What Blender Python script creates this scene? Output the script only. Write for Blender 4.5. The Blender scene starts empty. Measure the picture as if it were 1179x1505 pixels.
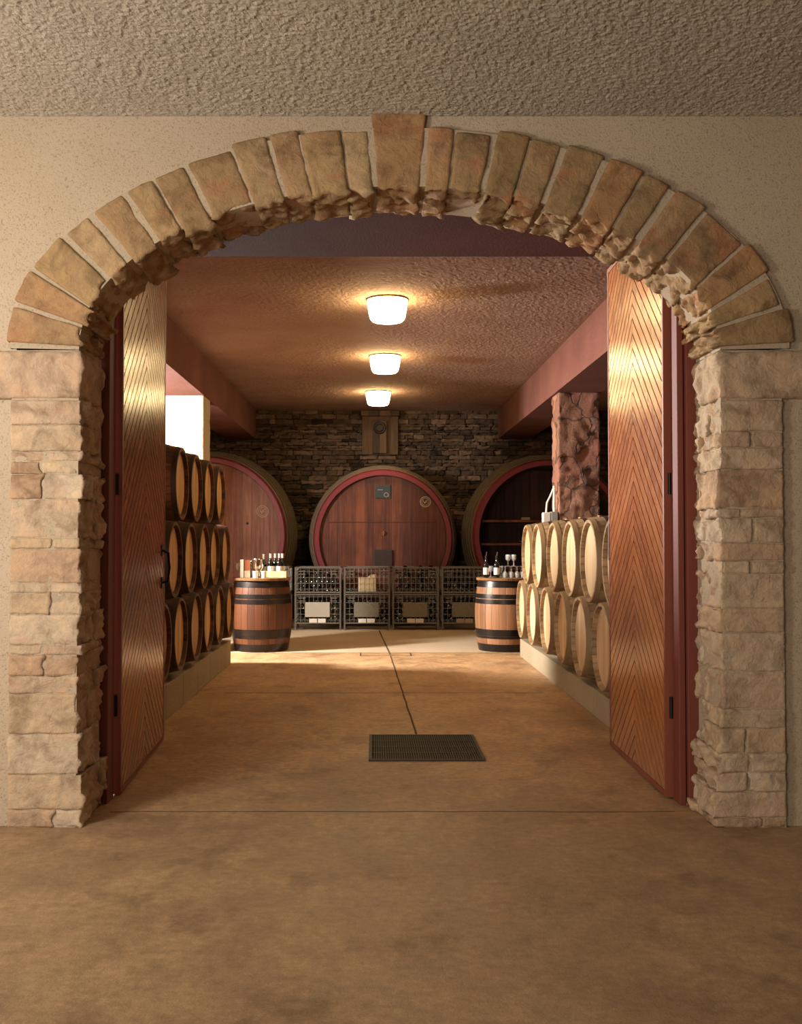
import bpy, math, random
from mathutils import Vector, Matrix, noise, Euler
PI = math.pi
random.seed(7)
S = bpy.context.scene
COL = S.collection
R = math.radians

# ------------------------------------------------------------------ mesh builder
class MB:
    def __init__(self):
        self.v = []; self.f = []; self.t = []      # t: one tint value per vertex (stone to stone colour)
        self.tint = 0.5
    def add(self, verts, faces, tint=None):
        b = len(self.v)
        self.v += [tuple(p) for p in verts]
        self.t += [self.tint if tint is None else tint] * len(verts)
        self.f += [tuple(b + i for i in f) for f in faces]
    def box(self, x0, x1, y0, y1, z0, z1):
        vs = [(x, y, z) for x in (x0, x1) for y in (y0, y1) for z in (z0, z1)]
        self.add(vs, [(0,1,3,2),(4,6,7,5),(0,4,5,1),(2,3,7,6),(0,2,6,4),(1,5,7,3)])
    def bbox(self, x0, x1, y0, y1, z0, z1, b):
        """box with all edges chamfered"""
        b = min(b, (x1-x0)/2.01, (y1-y0)/2.01, (z1-z0)/2.01)
        rough_box(self, (x0,y0,z0), (x1-x0,y1-y0,z1-z0), 9, b, 0, 0)
    def prism(self, pts, fn, d0, d1):
        """pts 2D polygon, fn(u,v,d) -> xyz"""
        n = len(pts)
        vs = [fn(u, v, d0) for u, v in pts] + [fn(u, v, d1) for u, v in pts]
        fs = [tuple(range(n-1, -1, -1)), tuple(range(n, 2*n))]
        fs += [(i, (i+1) % n, n+(i+1) % n, n+i) for i in range(n)]
        self.add(vs, fs)
    def lathe(self, prof, seg=32, M=None, closed=False):
        """prof: (r,z) list, revolved about local z"""
        vs = []; fs = []; n = len(prof)
        rings = []
        for r, z in prof:
            if r < 1e-6:
                rings.append([len(vs)]); vs.append(Vector((0,0,z)))
            else:
                rings.append(list(range(len(vs), len(vs)+seg)))
                for i in range(seg):
                    a = 2*PI*i/seg
                    vs.append(Vector((r*math.cos(a), r*math.sin(a), z)))
        pairs = list(zip(rings, rings[1:])) + ([(rings[-1], rings[0])] if closed else [])
        for A, B in pairs:
            for i in range(seg):
                j = (i+1) % seg
                if len(A) == 1 and len(B) == 1: continue
                if len(A) == 1: fs.append((A[0], B[i], B[j])) if False else fs.append((A[0], B[j], B[i]))
                elif len(B) == 1: fs.append((A[i], A[j], B[0]))
                else: fs.append((A[i], A[j], B[j], B[i]))
        if M: vs = [M @ v for v in vs]
        self.add(vs, fs)
    def rod(self, p, q, r, seg=6):
        p = Vector(p); q = Vector(q); d = (q-p)
        L = d.length
        M = Matrix.Translation(p) @ d.to_track_quat('Z', 'Y').to_matrix().to_4x4()
        self.lathe([(0,0),(r,0),(r,L),(0,L)], seg, M)
    def tube(self, pts, r, seg=8, closed=False):
        pts = [Vector(p) for p in pts]; n = len(pts); vs = []; fs = []
        for i, p in enumerate(pts):
            a = pts[i-1] if (i or closed) else p
            b = pts[(i+1) % n] if (i < n-1 or closed) else p
            q = (b-a).to_track_quat('Z', 'Y')
            for k in range(seg):
                t = 2*PI*k/seg
                vs.append(p + q @ Vector((r*math.cos(t), r*math.sin(t), 0)))
        m = n if closed else n-1
        for i in range(m):
            for k in range(seg):
                j = (i+1) % n; l = (k+1) % seg
                fs.append((i*seg+k, i*seg+l, j*seg+l, j*seg+k))
        if not closed:
            fs.append(tuple(range(seg-1, -1, -1))); fs.append(tuple((n-1)*seg+k for k in range(seg)))
        self.add(vs, fs)
    def build(self, name, mat, parent=None, smooth=False, tint=False):
        me = bpy.data.meshes.new(name)
        me.from_pydata(self.v, [], self.f); me.update()
        if tint:
            at = me.attributes.new('tint', 'FLOAT', 'POINT')
            at.data.foreach_set('value', self.t)
        me.materials.append(mat)
        if smooth:
            me.polygons.foreach_set('use_smooth', [True]*len(me.polygons))
            if smooth != 'all':
                me.set_sharp_from_angle(angle=R(38))
        o = bpy.data.objects.new(name, me); COL.objects.link(o)
        if parent: o.parent = parent
        return o

def rough_box(mb, org, size, cell, r, amp, freq, fn=None, tint=None, ampf=None, seed=0.0, strata=1.0):
    """rounded block with a rugged surface; fn maps local point to the world, ampf(n) scales roughness by facing"""
    lx, ly, lz = size
    n = [max(1, int(round(s/cell))) for s in size]
    def coords(L, k):
        if k == 1:
            return [0, L] if r <= 0 else [0, r, L-r, L]
        c = [L*i/k for i in range(k+1)]
        if r > 0 and r < c[1]*0.8: c = [0, r] + c[1:-1] + [L-r, L]
        return c
    X, Y, Z = coords(lx, n[0]), coords(ly, n[1]), coords(lz, n[2])
    a, b, c = len(X)-1, len(Y)-1, len(Z)-1
    idx = {}; vs = []
    def get(i, j, k):
        key = (i, j, k)
        if key in idx: return idx[key]
        p = Vector((X[i], Y[j], Z[k]))
        q = Vector((min(max(p.x, r), lx-r), min(max(p.y, r), ly-r), min(max(p.z, r), lz-r)))
        d = p-q
        if d.length > 1e-9:
            nn = d.normalized(); pos = q+nn*r
        else:
            nn = (p-Vector((lx/2, ly/2, lz/2))).normalized(); pos = p
        if amp:
            sp = Vector((pos.x*freq+seed, pos.y*freq+seed*1.7, pos.z*freq*strata-seed))
            h = noise.fractal(sp, 0.9, 2.1, 4) * amp
            if ampf: h *= ampf(nn)
            pos = pos + nn*h
        pos = pos + Vector(org)
        if fn: pos = Vector(fn(pos))
        idx[key] = len(vs); vs.append(pos)
        return idx[key]
    fs = []
    for i in range(a):
        for j in range(b):
            fs.append((get(i,j,0), get(i,j+1,0), get(i+1,j+1,0), get(i+1,j,0)))
            fs.append((get(i,j,c), get(i+1,j,c), get(i+1,j+1,c), get(i,j+1,c)))
    for i in range(a):
        for k in range(c):
            fs.append((get(i,0,k), get(i+1,0,k), get(i+1,0,k+1), get(i,0,k+1)))
            fs.append((get(i,b,k), get(i,b,k+1), get(i+1,b,k+1), get(i+1,b,k)))
    for j in range(b):
        for k in range(c):
            fs.append((get(0,j,k), get(0,j,k+1), get(0,j+1,k+1), get(0,j+1,k)))
            fs.append((get(a,j,k), get(a,j+1,k), get(a,j+1,k+1), get(a,j,k+1)))
    mb.add(vs, fs, tint)

# ------------------------------------------------------------------ tagging
def tag(o, label=None, cat=None, group=None, kind=None):
    if label: o['label'] = label
    if cat: o['category'] = cat
    if group: o['group'] = group
    if kind: o['kind'] = kind
    return o
def empty(name, loc=(0,0,0), rot=(0,0,0)):
    o = bpy.data.objects.new(name, None); COL.objects.link(o)
    o.location = loc; o.rotation_euler = rot; o.empty_display_size = .1
    return o
def rough_sheet(mb, x0, x1, y0, y1, z, cell, amp, freq, seed):
    """rugged stucco surface hanging at height z"""
    nx = int((x1-x0)/cell); ny = int((y1-y0)/cell); vs = []; fs = []
    for j in range(ny+1):
        for i in range(nx+1):
            x = x0+(x1-x0)*i/nx; y = y0+(y1-y0)*j/ny
            h = noise.fractal(Vector((x*freq+seed, y*freq, seed)), .7, 2.2, 4)
            h = h - .35*abs(noise.noise(Vector((x*freq*.35, y*freq*.35, seed+5))))
            edge = min(1, i/3, (nx-i)/3, j/3, (ny-j)/3)
            vs.append((x, y, z-.004-amp*(h+.6)*edge))
    for j in range(ny):
        for i in range(nx):
            a = j*(nx+1)+i; fs.append((a, a+nx+1, a+nx+2, a+1))
    mb.add(vs, fs)
def struct(name, mb, mat, label, smooth=False, tint=False):
    o = mb.build(name, mat, None, smooth, tint); tag(o, label, kind='structure'); return o
def copy_tree(o, parent=None):
    c = o.copy(); COL.objects.link(c)
    if parent: c.parent = parent
    for ch in list(o.children): copy_tree(ch, c)
    return c

# ------------------------------------------------------------------ materials
def srgb(c):
    if isinstance(c, str):
        c = [int(c[i:i+2], 16)/255 for i in (0,2,4)]
    return tuple((x/12.92 if x <= .04045 else ((x+.055)/1.055)**2.4) for x in c) + (1,)
class NT:
    def __init__(self, name):
        self.m = bpy.data.materials.new(name); self.m.use_nodes = True
        self.t = self.m.node_tree; self.n = self.t.nodes; self.l = self.t.links
        self.b = self.n['Principled BSDF']
        self.tc = self.n.new('ShaderNodeTexCoord')
        self.obj = self.tc.outputs['Object']
    def set(self, **k):
        for a, v in k.items():
            self.put(self.b.inputs[a.replace('_', ' ')], v)
    def put(self, inp, v):
        if isinstance(v, bpy.types.NodeSocket): self.l.new(v, inp)
        else: inp.default_value = v
    def scale(self, s, src=None, rot=None):
        m = self.n.new('ShaderNodeMapping'); m.inputs['Scale'].default_value = s
        if rot: m.inputs['Rotation'].default_value = rot
        self.l.new(src or self.obj, m.inputs['Vector']); return m.outputs[0]
    def noise(self, scale, detail=4, rough=.55, vec=None, dist=0):
        x = self.n.new('ShaderNodeTexNoise'); x.inputs['Scale'].default_value = scale
        x.inputs['Detail'].default_value = detail; x.inputs['Roughness'].default_value = rough
        x.inputs['Distortion'].default_value = dist
        self.l.new(vec or self.obj, x.inputs['Vector']); return x.outputs['Fac']
    def voro(self, scale, feature='F1', vec=None, out='Distance', rnd=1):
        x = self.n.new('ShaderNodeTexVoronoi'); x.feature = feature; x.inputs['Scale'].default_value = scale
        x.inputs['Randomness'].default_value = rnd
        self.l.new(vec or self.obj, x.inputs['Vector']); return x.outputs[out]
    def ramp(self, fac, stops):
        r = self.n.new('ShaderNodeValToRGB'); e = r.color_ramp.elements
        while len(e) < len(stops): e.new(.5)
        for k, (p, c) in enumerate(stops):
            e[k].position = p; e[k].color = c if len(c) == 4 else srgb(c)
        self.l.new(fac, r.inputs[0]); return r.outputs[0]
    def math(self, op, a, b=0.0, c=None):
        m = self.n.new('ShaderNodeMath'); m.operation = op
        self.put(m.inputs[0], a); self.put(m.inputs[1], b)
        if c is not None: self.put(m.inputs[2], c)
        return m.outputs[0]
    def mix(self, fac, a, b, mode='MIX'):
        m = self.n.new('ShaderNodeMix'); m.data_type = 'RGBA'; m.blend_type = mode
        self.put(m.inputs[0], fac); self.put(m.inputs[6], a); self.put(m.inputs[7], b)
        return m.outputs[2]
    def sep(self, v=None):
        s = self.n.new('ShaderNodeSeparateXYZ'); self.l.new(v or self.obj, s.inputs[0]); return s.outputs
    def white(self, v):
        w = self.n.new('ShaderNodeTexWhiteNoise'); w.noise_dimensions = '1D'; self.l.new(v, w.inputs['W']); return w.outputs['Value']
    def attr(self, name):
        a = self.n.new('ShaderNodeAttribute'); a.attribute_name = name; return a.outputs['Fac']
    def rand(self):
        return self.n.new('ShaderNodeObjectInfo').outputs['Random']
    def bump(self, h, dist, strength=1.0, prev=None):
        b = self.n.new('ShaderNodeBump'); b.inputs['Distance'].default_value = dist; b.inputs['Strength'].default_value = strength
        self.l.new(h, b.inputs['Height'])
        if prev: self.l.new(prev, b.inputs['Normal'])
        return b.outputs[0]
    def grey(self, v, lo, hi):
        """value 0..1 -> brightness factor colour"""
        return self.ramp(v, [(0, (lo,lo,lo,1)), (1, (hi,hi,hi,1))])

def m_plain(name, c, rough=.5, metal=0, bump=None, **k):
    t = NT(name); t.set(Base_Color=srgb(c), Roughness=rough, Metallic=metal, **k)
    if bump: t.set(Normal=t.bump(t.noise(bump[0]), bump[1]))
    return t.m
def m_stucco(name, ca, cb, cs, dist, fine=60, spots=.0, strength=1.0):
    t = NT(name)
    big = t.noise(1.3, 5); f = t.noise(fine, 6, .7); g = t.noise(fine*2.6, 3, .8)
    col = t.ramp(big, [(.3, srgb(ca)), (.7, srgb(cb))])
    pit = t.ramp(f, [(.30, (1,1,1,1)), (.46, (0,0,0,1))])
    col = t.mix(pit, col, srgb(cs))
    sp = t.ramp(t.noise(9, 3, .6), [(.22, (1,1,1,1)), (.29, (0,0,0,1))])
    col = t.mix(t.math('MULTIPLY', sp, spots), col, srgb(cs))
    t.set(Base_Color=col, Roughness=.92, Specular_IOR_Level=.2)
    h = t.math('ADD', f, t.math('MULTIPLY', g, .35))
    t.set(Normal=t.bump(h, dist, strength))
    return t.m
def m_stone(name, cols, dirty=None, bump=.006, red=None):
    t = NT(name)
    ti = t.attr('tint')
    col = t.ramp(ti, [(i/(len(cols)-1), srgb(c)) for i, c in enumerate(cols)])
    n1 = t.noise(7, 7, .62, dist=.6); n2 = t.noise(45, 6, .7)
    col = t.mix(.9, col, t.ramp(n1, [(.30, (.50,.45,.40,1)), (.52, (1,1,1,1)), (.72, (1.25,1.18,1.05,1))]), 'MULTIPLY')
    col = t.mix(.6, col, t.grey(n2, .55, 1.35), 'MULTIPLY')
    if red:
        m = t.ramp(t.noise(4.3, 4, .5, vec=t.scale((1,1,1.7))), [(.56, (0,0,0,1)), (.68, (1,1,1,1))])
        col = t.mix(t.math('MULTIPLY', m, .45), col, srgb(red))
    # thin rust coloured cracks
    cr = t.voro(5.5, 'DISTANCE_TO_EDGE', vec=t.scale((1,1,2.2), src=None))
    t.set(Base_Color=col, Roughness=.88, Specular_IOR_Level=.25)
    h = t.math('ADD', t.noise(18, 8, .65, dist=.8), t.math('MULTIPLY', n2, .4))
    t.set(Normal=t.bump(h, bump*2.2))
    return t.m
def m_staves(name, c1, c2, N, grain, rough=.55, lines=.5, spec=.4, along=2.0):
    """wood laid in N staves around local z"""
    t = NT(name); x, y, z = t.sep()
    ang = t.math('MULTIPLY', t.math('ARCTAN2', y, x), N/(2*PI))
    fr = t.math('FRACT', t.math('ADD', ang, 100.0)); fl = t.math('FLOOR', t.math('ADD', ang, 100.0))
    w = t.white(t.math('ADD', fl, t.math('MULTIPLY', t.rand(), 57.0)))
    g = t.noise(1, 6, .6, vec=t.scale((grain, grain, along)), dist=.4)
    col = t.ramp(t.math('ADD', t.math('MULTIPLY', g, .75), t.math('MULTIPLY', w, .25)), [(.3, srgb(c1)), (.62, srgb(c2))])
    col = t.mix(.7, col, t.grey(w, .72, 1.2), 'MULTIPLY')
    col = t.mix(.8, col, t.grey(t.rand(), .78, 1.12), 'MULTIPLY')
    e = t.math('ABSOLUTE', t.math('SUBTRACT', fr, .5))
    seam = t.ramp(e, [(.455, (0,0,0,1)), (.49, (1,1,1,1))])
    col = t.mix(t.math('MULTIPLY', seam, lines), col, (.02,.012,.008,1))
    t.set(Base_Color=col, Roughness=rough, Specular_IOR_Level=spec)
    t.set(Normal=t.bump(t.math('SUBTRACT', t.math('MULTIPLY', g, .4), seam), .004))
    return t.m
def m_planks(name, c1, c2, w_, grain=22, rough=.6, axis=0, lines=.6, along=1.6, spec=.4, stain=None, coat=0, scratch=0):
    """boards side by side across one local axis (grain along the others)"""
    t = NT(name); s = t.sep()
    q = t.math('MULTIPLY', s[axis], 1/w_)
    fr = t.math('FRACT', t.math('ADD', q, 100.0)); fl = t.math('FLOOR', t.math('ADD', q, 100.0))
    w = t.white(t.math('ADD', fl, t.math('MULTIPLY', t.rand(), 31.0)))
    sc = [along]*3; sc[axis] = grain
    if axis != 2 and along < grain: pass
    g = t.noise(1, 7, .62, vec=t.scale(tuple(sc)), dist=.3)
    col = t.ramp(t.math('ADD', t.math('MULTIPLY', g, .8), t.math('MULTIPLY', w, .2)), [(.32, srgb(c1)), (.66, srgb(c2))])
    col = t.mix(.7, col, t.grey(w, .8, 1.15), 'MULTIPLY')
    col = t.mix(.8, col, t.grey(t.rand(), .84, 1.1), 'MULTIPLY')
    if stain:
        m = t.ramp(t.noise(stain[1], 5, .6), [(.42, (0,0,0,1)), (.68, (1,1,1,1))])
        col = t.mix(t.math('MULTIPLY', m, .65), col, srgb(stain[0]))
    e = t.math('ABSOLUTE', t.math('SUBTRACT', fr, .5))
    seam = t.ramp(e, [(.47, (0,0,0,1)), (.495, (1,1,1,1))])
    col = t.mix(t.math('MULTIPLY', seam, lines), col, (.02,.012,.008,1))
    t.set(Base_Color=col, Roughness=rough, Specular_IOR_Level=spec)
    if coat: t.set(Coat_Weight=coat, Coat_Roughness=.25)
    t.set(Normal=t.bump(t.math('SUBTRACT', t.math('MULTIPLY', g, .5), seam), .002))
    return t.m

M = {}
M['plaster'] = m_stucco('plaster', 'c6b49b', 'baa78d', '8c7a63', .008, 95, .12)
M['rough_ceiling'] = m_stucco('rough_ceiling', 'c0b5a2', 'cdc2ae', '8f8371', .016, 60, .0)
M['cellar_ceiling'] = m_stucco('cellar_ceiling', '9c7c6c', 'ac9080', '75503f', .010, 72)
M['red_paint'] = m_stucco('red_paint', '6f463c', '80554a', '57342b', .014, 50)
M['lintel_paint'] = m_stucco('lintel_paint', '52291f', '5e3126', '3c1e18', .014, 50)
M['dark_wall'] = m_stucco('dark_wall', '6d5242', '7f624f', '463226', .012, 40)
M['mortar'] = m_stucco('mortar', 'ae9d84', 'b9a88e', '84745e', .006, 90)
M['arch_stone'] = m_stone('arch_stone', ['947a57','a68a62','9b744f','ad936e','8a714e','a58662'], bump=.006, red='a86a4a')
M['pier_stone'] = m_stone('pier_stone', ['b09a7f','bda88c','b59c7d','c3b198','b09274','baa288'], bump=.006, red='c09a7a')
M['back_stone'] = m_stone('back_stone', ['40332a','5c4b3a','2c221a','7a6450','4a3a2e','685442'], bump=.006)

def m_crazy():
    t = NT('pillar_stone')
    wv = t.n.new('ShaderNodeTexNoise'); wv.inputs['Scale'].default_value = 3; t.l.new(t.obj, wv.inputs['Vector'])
    v = t.mix(.3, t.obj, wv.outputs['Color'])
    cell = t.voro(3.6, 'F1', vec=v, out='Color'); ed = t.voro(3.6, 'DISTANCE_TO_EDGE', vec=v)
    col = t.ramp(cell, [(.2, srgb('8a5746')), (.5, srgb('9c7058')), (.8, srgb('77503f'))])
    n = t.noise(26, 7, .7)
    col = t.mix(.75, col, t.grey(n, .4, 1.5), 'MULTIPLY')
    e = t.ramp(t.math('ADD', ed, t.math('MULTIPLY', t.math('SUBTRACT', n, .5), .10)), [(.0, (0,0,0,1)), (.035, (1,1,1,1))])
    col = t.mix(t.math('ADD', t.math('MULTIPLY', e, .6), .4), srgb('5f5244'), col)
    t.set(Base_Color=col, Roughness=.85)
    t.set(Normal=t.bump(t.math('ADD', e, t.math('MULTIPLY', n, .6)), .03))
    return t.m
M['pillar_stone'] = m_crazy()

def m_floor():
    t = NT('concrete_floor'); x, y, z = t.sep()
    n1 = t.noise(.9, 7, .62, dist=.5); n2 = t.noise(5, 8, .7, vec=t.scale((1,.7,1))); n3 = t.noise(150, 3, .7); n4 = t.noise(24, 9, .75, vec=t.scale((.8,1,1)))
    col = t.ramp(n1, [(.28, srgb('957657')), (.45, srgb('ae8b65')), (.6, srgb('bb996f')), (.78, srgb('a38361'))])
    col = t.mix(.85, col, t.ramp(n2, [(.33,(.66,.64,.62,1)),(.5,(.98,.98,.98,1)),(.68,(1.25,1.24,1.2,1))]), 'MULTIPLY')
    col = t.mix(.6, col, t.ramp(n3, [(.35,(.6,.6,.6,1)),(.65,(1.4,1.4,1.4,1))]), 'MULTIPLY')
    col = t.mix(.8, col, t.ramp(n4, [(.34,(.62,.6,.58,1)),(.66,(1.34,1.34,1.36,1))]), 'MULTIPLY')
    # older orange sealed slab inside the doorway, grey worn slab in the front hall
    worn = t.ramp(t.math('DIVIDE', t.math('ADD', y, t.math('MULTIPLY', n2, .8)), 12), [(.44, (1,1,1,1)), (.60, (0,0,0,1))])
    col = t.mix(t.math('MULTIPLY', worn, .4), col, t.mix(.5, srgb('8f8068'), t.grey(n2, .3, .9), 'MULTIPLY'))
    # pipe-like dark stains
    st = t.ramp(t.noise(2.1, 4, .7), [(.55, (0,0,0,1)), (.70, (1,1,1,1))])
    col = t.mix(t.math('MULTIPLY', st, .55), col, srgb('5c4733'))
    t.set(Base_Color=col, Specular_IOR_Level=.35)
    t.set(Roughness=t.ramp(n2, [(.3, (.42,.42,.42,1)), (.7, (.68,.68,.68,1))]))
    t.set(Normal=t.bump(t.math('ADD', n2, t.math('MULTIPLY', n3, .15)), .006))
    return t.m
M['floor'] = m_floor()
M['pale_floor'] = m_stucco('pale_floor', 'c4b297', 'b8a488', '9a8770', .003, 60)
M['joint'] = m_plain('joint', '4a3626', .9)
M['kerb'] = m_stucco('kerb', '9a8d74', 'a99b80', '6d5f4b', .006, 50)

M['oak_head'] = m_planks('oak_head', 'b98a52', 'd9b27c', .085, 60, .55, axis=1, lines=.35)
M['oak_head_pale'] = m_planks('oak_head_pale', 'c2a178', 'dabd92', .085, 60, .55, axis=1, lines=.3)
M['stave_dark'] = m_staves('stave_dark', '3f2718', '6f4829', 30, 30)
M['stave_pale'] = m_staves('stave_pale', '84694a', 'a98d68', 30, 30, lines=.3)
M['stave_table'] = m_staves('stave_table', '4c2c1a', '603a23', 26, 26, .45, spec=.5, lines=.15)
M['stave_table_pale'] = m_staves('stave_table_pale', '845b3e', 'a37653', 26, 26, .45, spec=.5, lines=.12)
M['bent_wood'] = m_plain('bent_wood', '927653', .6, 0, (40, .002))
M['steel_hoop'] = m_plain('steel_hoop', '7d786e', .42, .85, (60, .001))
M['rust_hoop'] = m_plain('rust_hoop', '4a3c30', .5, .6, (50, .002))
M['black_hoop'] = m_plain('black_hoop', '34302e', .32, .7, (50, .001))
M['bung'] = m_plain('bung', 'c9a777', .7)
M['cask_stave'] = m_staves('cask_stave', '2e2618', '463a26', 60, 8, .6, along=1.2)
M['cask_hoop'] = m_plain('cask_hoop', '6a5c48', .6, .2, (30, .004))
M['cask_ring'] = m_plain('cask_ring', '73222b', .45, 0, (30, .003))
M['cask_head'] = m_planks('cask_head', '4e2518', '80462c', .15, 26, .5, axis=0, lines=.45, stain=('3c1c12', 1.6))
M['cask_head_pale'] = m_planks('cask_head_pale', '764736', 'b0806a', .15, 26, .5, axis=0, lines=.3, stain=('6a3a28', 1.4))
M['cask_inside'] = m_planks('cask_inside', '3a1c12', '5e3322', .15, 22, .55, axis=0, lines=.7)
M['chalk'] = m_plain('chalk', 'a39382', .9)
M['slate'] = m_plain('slate', '2a3138', .6)
M['dark_wood'] = m_plain('dark_wood', '2b1811', .6, 0, (30, .003))
M['timber'] = m_planks('timber', '6e4a2a', '9a7040', .16, 14, .7, axis=0)

def m_door():
    t = NT('door_planks'); x, y, z = t.sep()
    # boards are real geometry; grain follows the boards: the sign of the slant flips at the leaf's middle
    ti = t.attr('tint'); ay = t.attr('u')
    g = t.noise(1, 7, .66, vec=t.scale((16,16,7)), dist=.4)
    n = t.noise(1.3, 3)
    col = t.ramp(t.math('ADD', t.math('MULTIPLY', g, .75), t.math('MULTIPLY', ti, .25)), [(.2, srgb('804424')), (.5, srgb('9a5a30')), (.82, srgb('b07040'))])
    col = t.mix(.5, col, t.grey(n, .7, 1.25), 'MULTIPLY')
    # scuffed foot of the door
    sc = t.ramp(t.math('ADD', z, t.math('MULTIPLY', t.noise(7, 6, .7), .5)), [(.30, (1,1,1,1)), (.62, (0,0,0,1))])
    col = t.mix(t.math('MULTIPLY', sc, .35), col, srgb('9a7a62'))
    t.set(Base_Color=col, Roughness=t.ramp(g, [(.3, (.20,.20,.20,1)), (.7, (.27,.27,.27,1))]), Specular_IOR_Level=.7)
    t.set(Normal=t.bump(g, .0008))
    return t.m
M['door'] = m_door()
M['door_edge'] = m_plain('door_edge', '7c3f2d', .5, 0, (30, .002))
M['door_frame'] = m_plain('door_frame', '6c3122', .65, 0, (25, .002))
M['groove'] = m_plain('groove', '2d140b', .7)
M['iron'] = m_plain('iron', '1c1a19', .45, .7)
M['grate'] = m_plain('grate', '3a322b', .6, .3, (60, .002))
M['pit'] = m_plain('pit', '14100c', .9)
M['wire'] = m_plain('wire', '98948a', .45, .5)
M['crate_frame'] = m_plain('crate_frame', '706b61', .5, .5, (40, .002))
M['plate'] = m_stucco('plate', '8b8672', '777260', '5d5440', .002, 30)
M['plate_clean'] = m_plain('plate_clean', 'c6c2b2', .35, .3)
M['tag_white'] = m_plain('tag_white', 'e6ddce', .7)
M['tag_dim'] = m_plain('tag_dim', 'b09c80', .7)
M['carton'] = m_planks('carton', 'c9b48a', 'd8c69e', .05, 20, .8, axis=0, lines=.25)
M['grey_box'] = m_plain('grey_box', '9a9890', .5)
M['white'] = m_plain('white', 'eeeae0', .5)
M['menu'] = m_plain('menu', '8e5230', .5)
M['steel'] = m_plain('steel', 'c9c7c2', .18, 1)
M['cork'] = m_plain('cork', 'd6c3a0', .7)
M['label'] = m_plain('label', 'f0ebdf', .6)
M['foil'] = m_plain('foil', 'dcd5c4', .35, .4)
M['black_foil'] = m_plain('black_foil', '1a1616', .4, .3)
def m_glass(name, c, tr=1.0):
    t = NT(name); t.set(Base_Color=srgb(c), Roughness=.04, IOR=1.45, Transmission_Weight=tr); return t.m
M['bottle'] = m_plain('bottle', '10140d', .12, 0, Coat_Weight=.6)
M['bottle_green'] = m_glass('bottle_green', '8fae62', .6)
M['glass'] = m_glass('glass', 'f4f6f4', .75)
t = NT('lamp_glass'); t.set(Base_Color=srgb('fff3d8'), Emission_Color=(1,.72,.34,1), Emission_Strength=44); M['lamp'] = t.m
M['brass'] = m_plain('brass', '8a6a36', .35, .9)

# ------------------------------------------------------------------ key dimensions (metres)
H = 1.45                    # eye height
YF, YB = 5.20, 5.65         # front and back of the stone arch
CX = .13; AI, BI = 1.62, .82; AE, BE = 1.99, 1.14; ZS = 2.42
XL, XR = -1.49, 1.75        # jambs
ZC, ZCF = 3.80, 3.63        # cellar and hall ceilings
YW = 18.8; XW = 5.2; XWL = 4.36

# ------------------------------------------------------------------ setting
mb = MB()
mb.box(-XW-.2, XW+.2, -3, 13.15, -.2, 0); struct('floor', mb, M['floor'], 'worn tan and orange brown sealed concrete floor running through the arch')
mb = MB(); mb.box(-XW-.2, XW+.2, 13.15, YW, -.2, .0)
struct('floor_back', mb, M['pale_floor'], 'paler concrete floor in front of the great casks')
# grooves in the floor: joints
def strip(mb, pts, w, z0=.0, z1=.0025):
    for (a, b) in zip(pts, pts[1:]):
        a = Vector(a+(0,)); b = Vector(b+(0,)); n = (b-a).normalized().cross(Vector((0,0,1)))*w/2
        p = [a-n, b-n, b+n, a+n]
        mb.add([(q.x,q.y,z0) for q in p]+[(q.x,q.y,z1) for q in p], [(4,5,6,7),(0,1,5,4),(1,2,6,5),(2,3,7,6),(3,0,4,7),(3,2,1,0)])
random.seed(3)
mb = MB(); pts = []
for i in range(25):
    s = i/24; y = 7.64 + s*(12.76-7.64); pts.append((.315-.112*s + random.uniform(-.003,.003), y))
strip(mb, pts, .015)
strip(mb, [(.203,12.9),(.14,14.6),(.08,16.3)], .018)
strip(mb, [(-.17,12.78),(.46,12.78)], .016); strip(mb, [(-.17,12.78),(-.17,13.1)], .016); strip(mb, [(.46,12.78),(.46,13.1)], .016)
struct('trim_floor_joint', mb, M['joint'], 'dark crack like joint running from the drain grate towards the crates')
mb = MB()
for y0, w in ((5.50, .008), (9.72, .007), (13.14, .012)):
    pts = [(-1.4+i*.2, y0+random.uniform(-.006,.006)) for i in range(16)]
    strip(mb, pts, w, 0, .0015)
struct('trim_floor_seam', mb, M['joint'], 'fine cross seams in the concrete floor')

mb = MB(); mb.box(-XW-.2, XW+.2, -3, 5.235, ZCF, ZCF+.2)
rough_sheet(mb, -2.6, 2.7, 3.95, 5.24, ZCF, .0082, .0062, 44, 3.3)
struct('ceiling_hall', mb, M['rough_ceiling'], 'coarse grey stucco ceiling above the arch')
mb = MB(); mb.box(-XW-.2, XW+.2, 5.75, YW, ZC, ZC+.2)
rough_sheet(mb, -2.17, 2.27, 6.98, YW-.02, ZC, .021, .0045, 26, 8.8)
struct('ceiling_cellar', mb, M['cellar_ceiling'], 'reddish brown stucco ceiling of the barrel cellar')
# front wall with arched hole
mb = MB()
am, bm_ = AE-.03, BE-.03
xs = [CX+am*math.cos(PI-PI*i/64) for i in range(65)]
def zarch(x, a, b):
    u = (x-CX)/a
    return ZS + b*math.sqrt(max(0, 1-u*u))
vs = []; fs = []
top = ZC+.2
for x in xs:
    z = zarch(x, am, bm_)
    vs += [(x,5.235,z),(x,5.235,top),(x,5.75,z),(x,5.75,top)]
for i in range(64):
    a = 4*i; b = a+4
    fs += [(a,b,b+1,a+1),(a+2,a+3,b+3,b+2),(a,a+2,b+2,b)]
mb.add(vs, fs)
x0, x1 = xs[0], xs[-1]
mb.box(-XW-.2, x0, 5.235, 5.75, ZS-.02, top); mb.box(x1, XW+.2, 5.235, 5.75, ZS-.02, top)
mb.box(-XW-.2, -1.845, 5.235, 5.75, 0, ZS-.02); mb.box(2.075, XW+.2, 5.235, 5.75, 0, ZS-.02)
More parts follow.
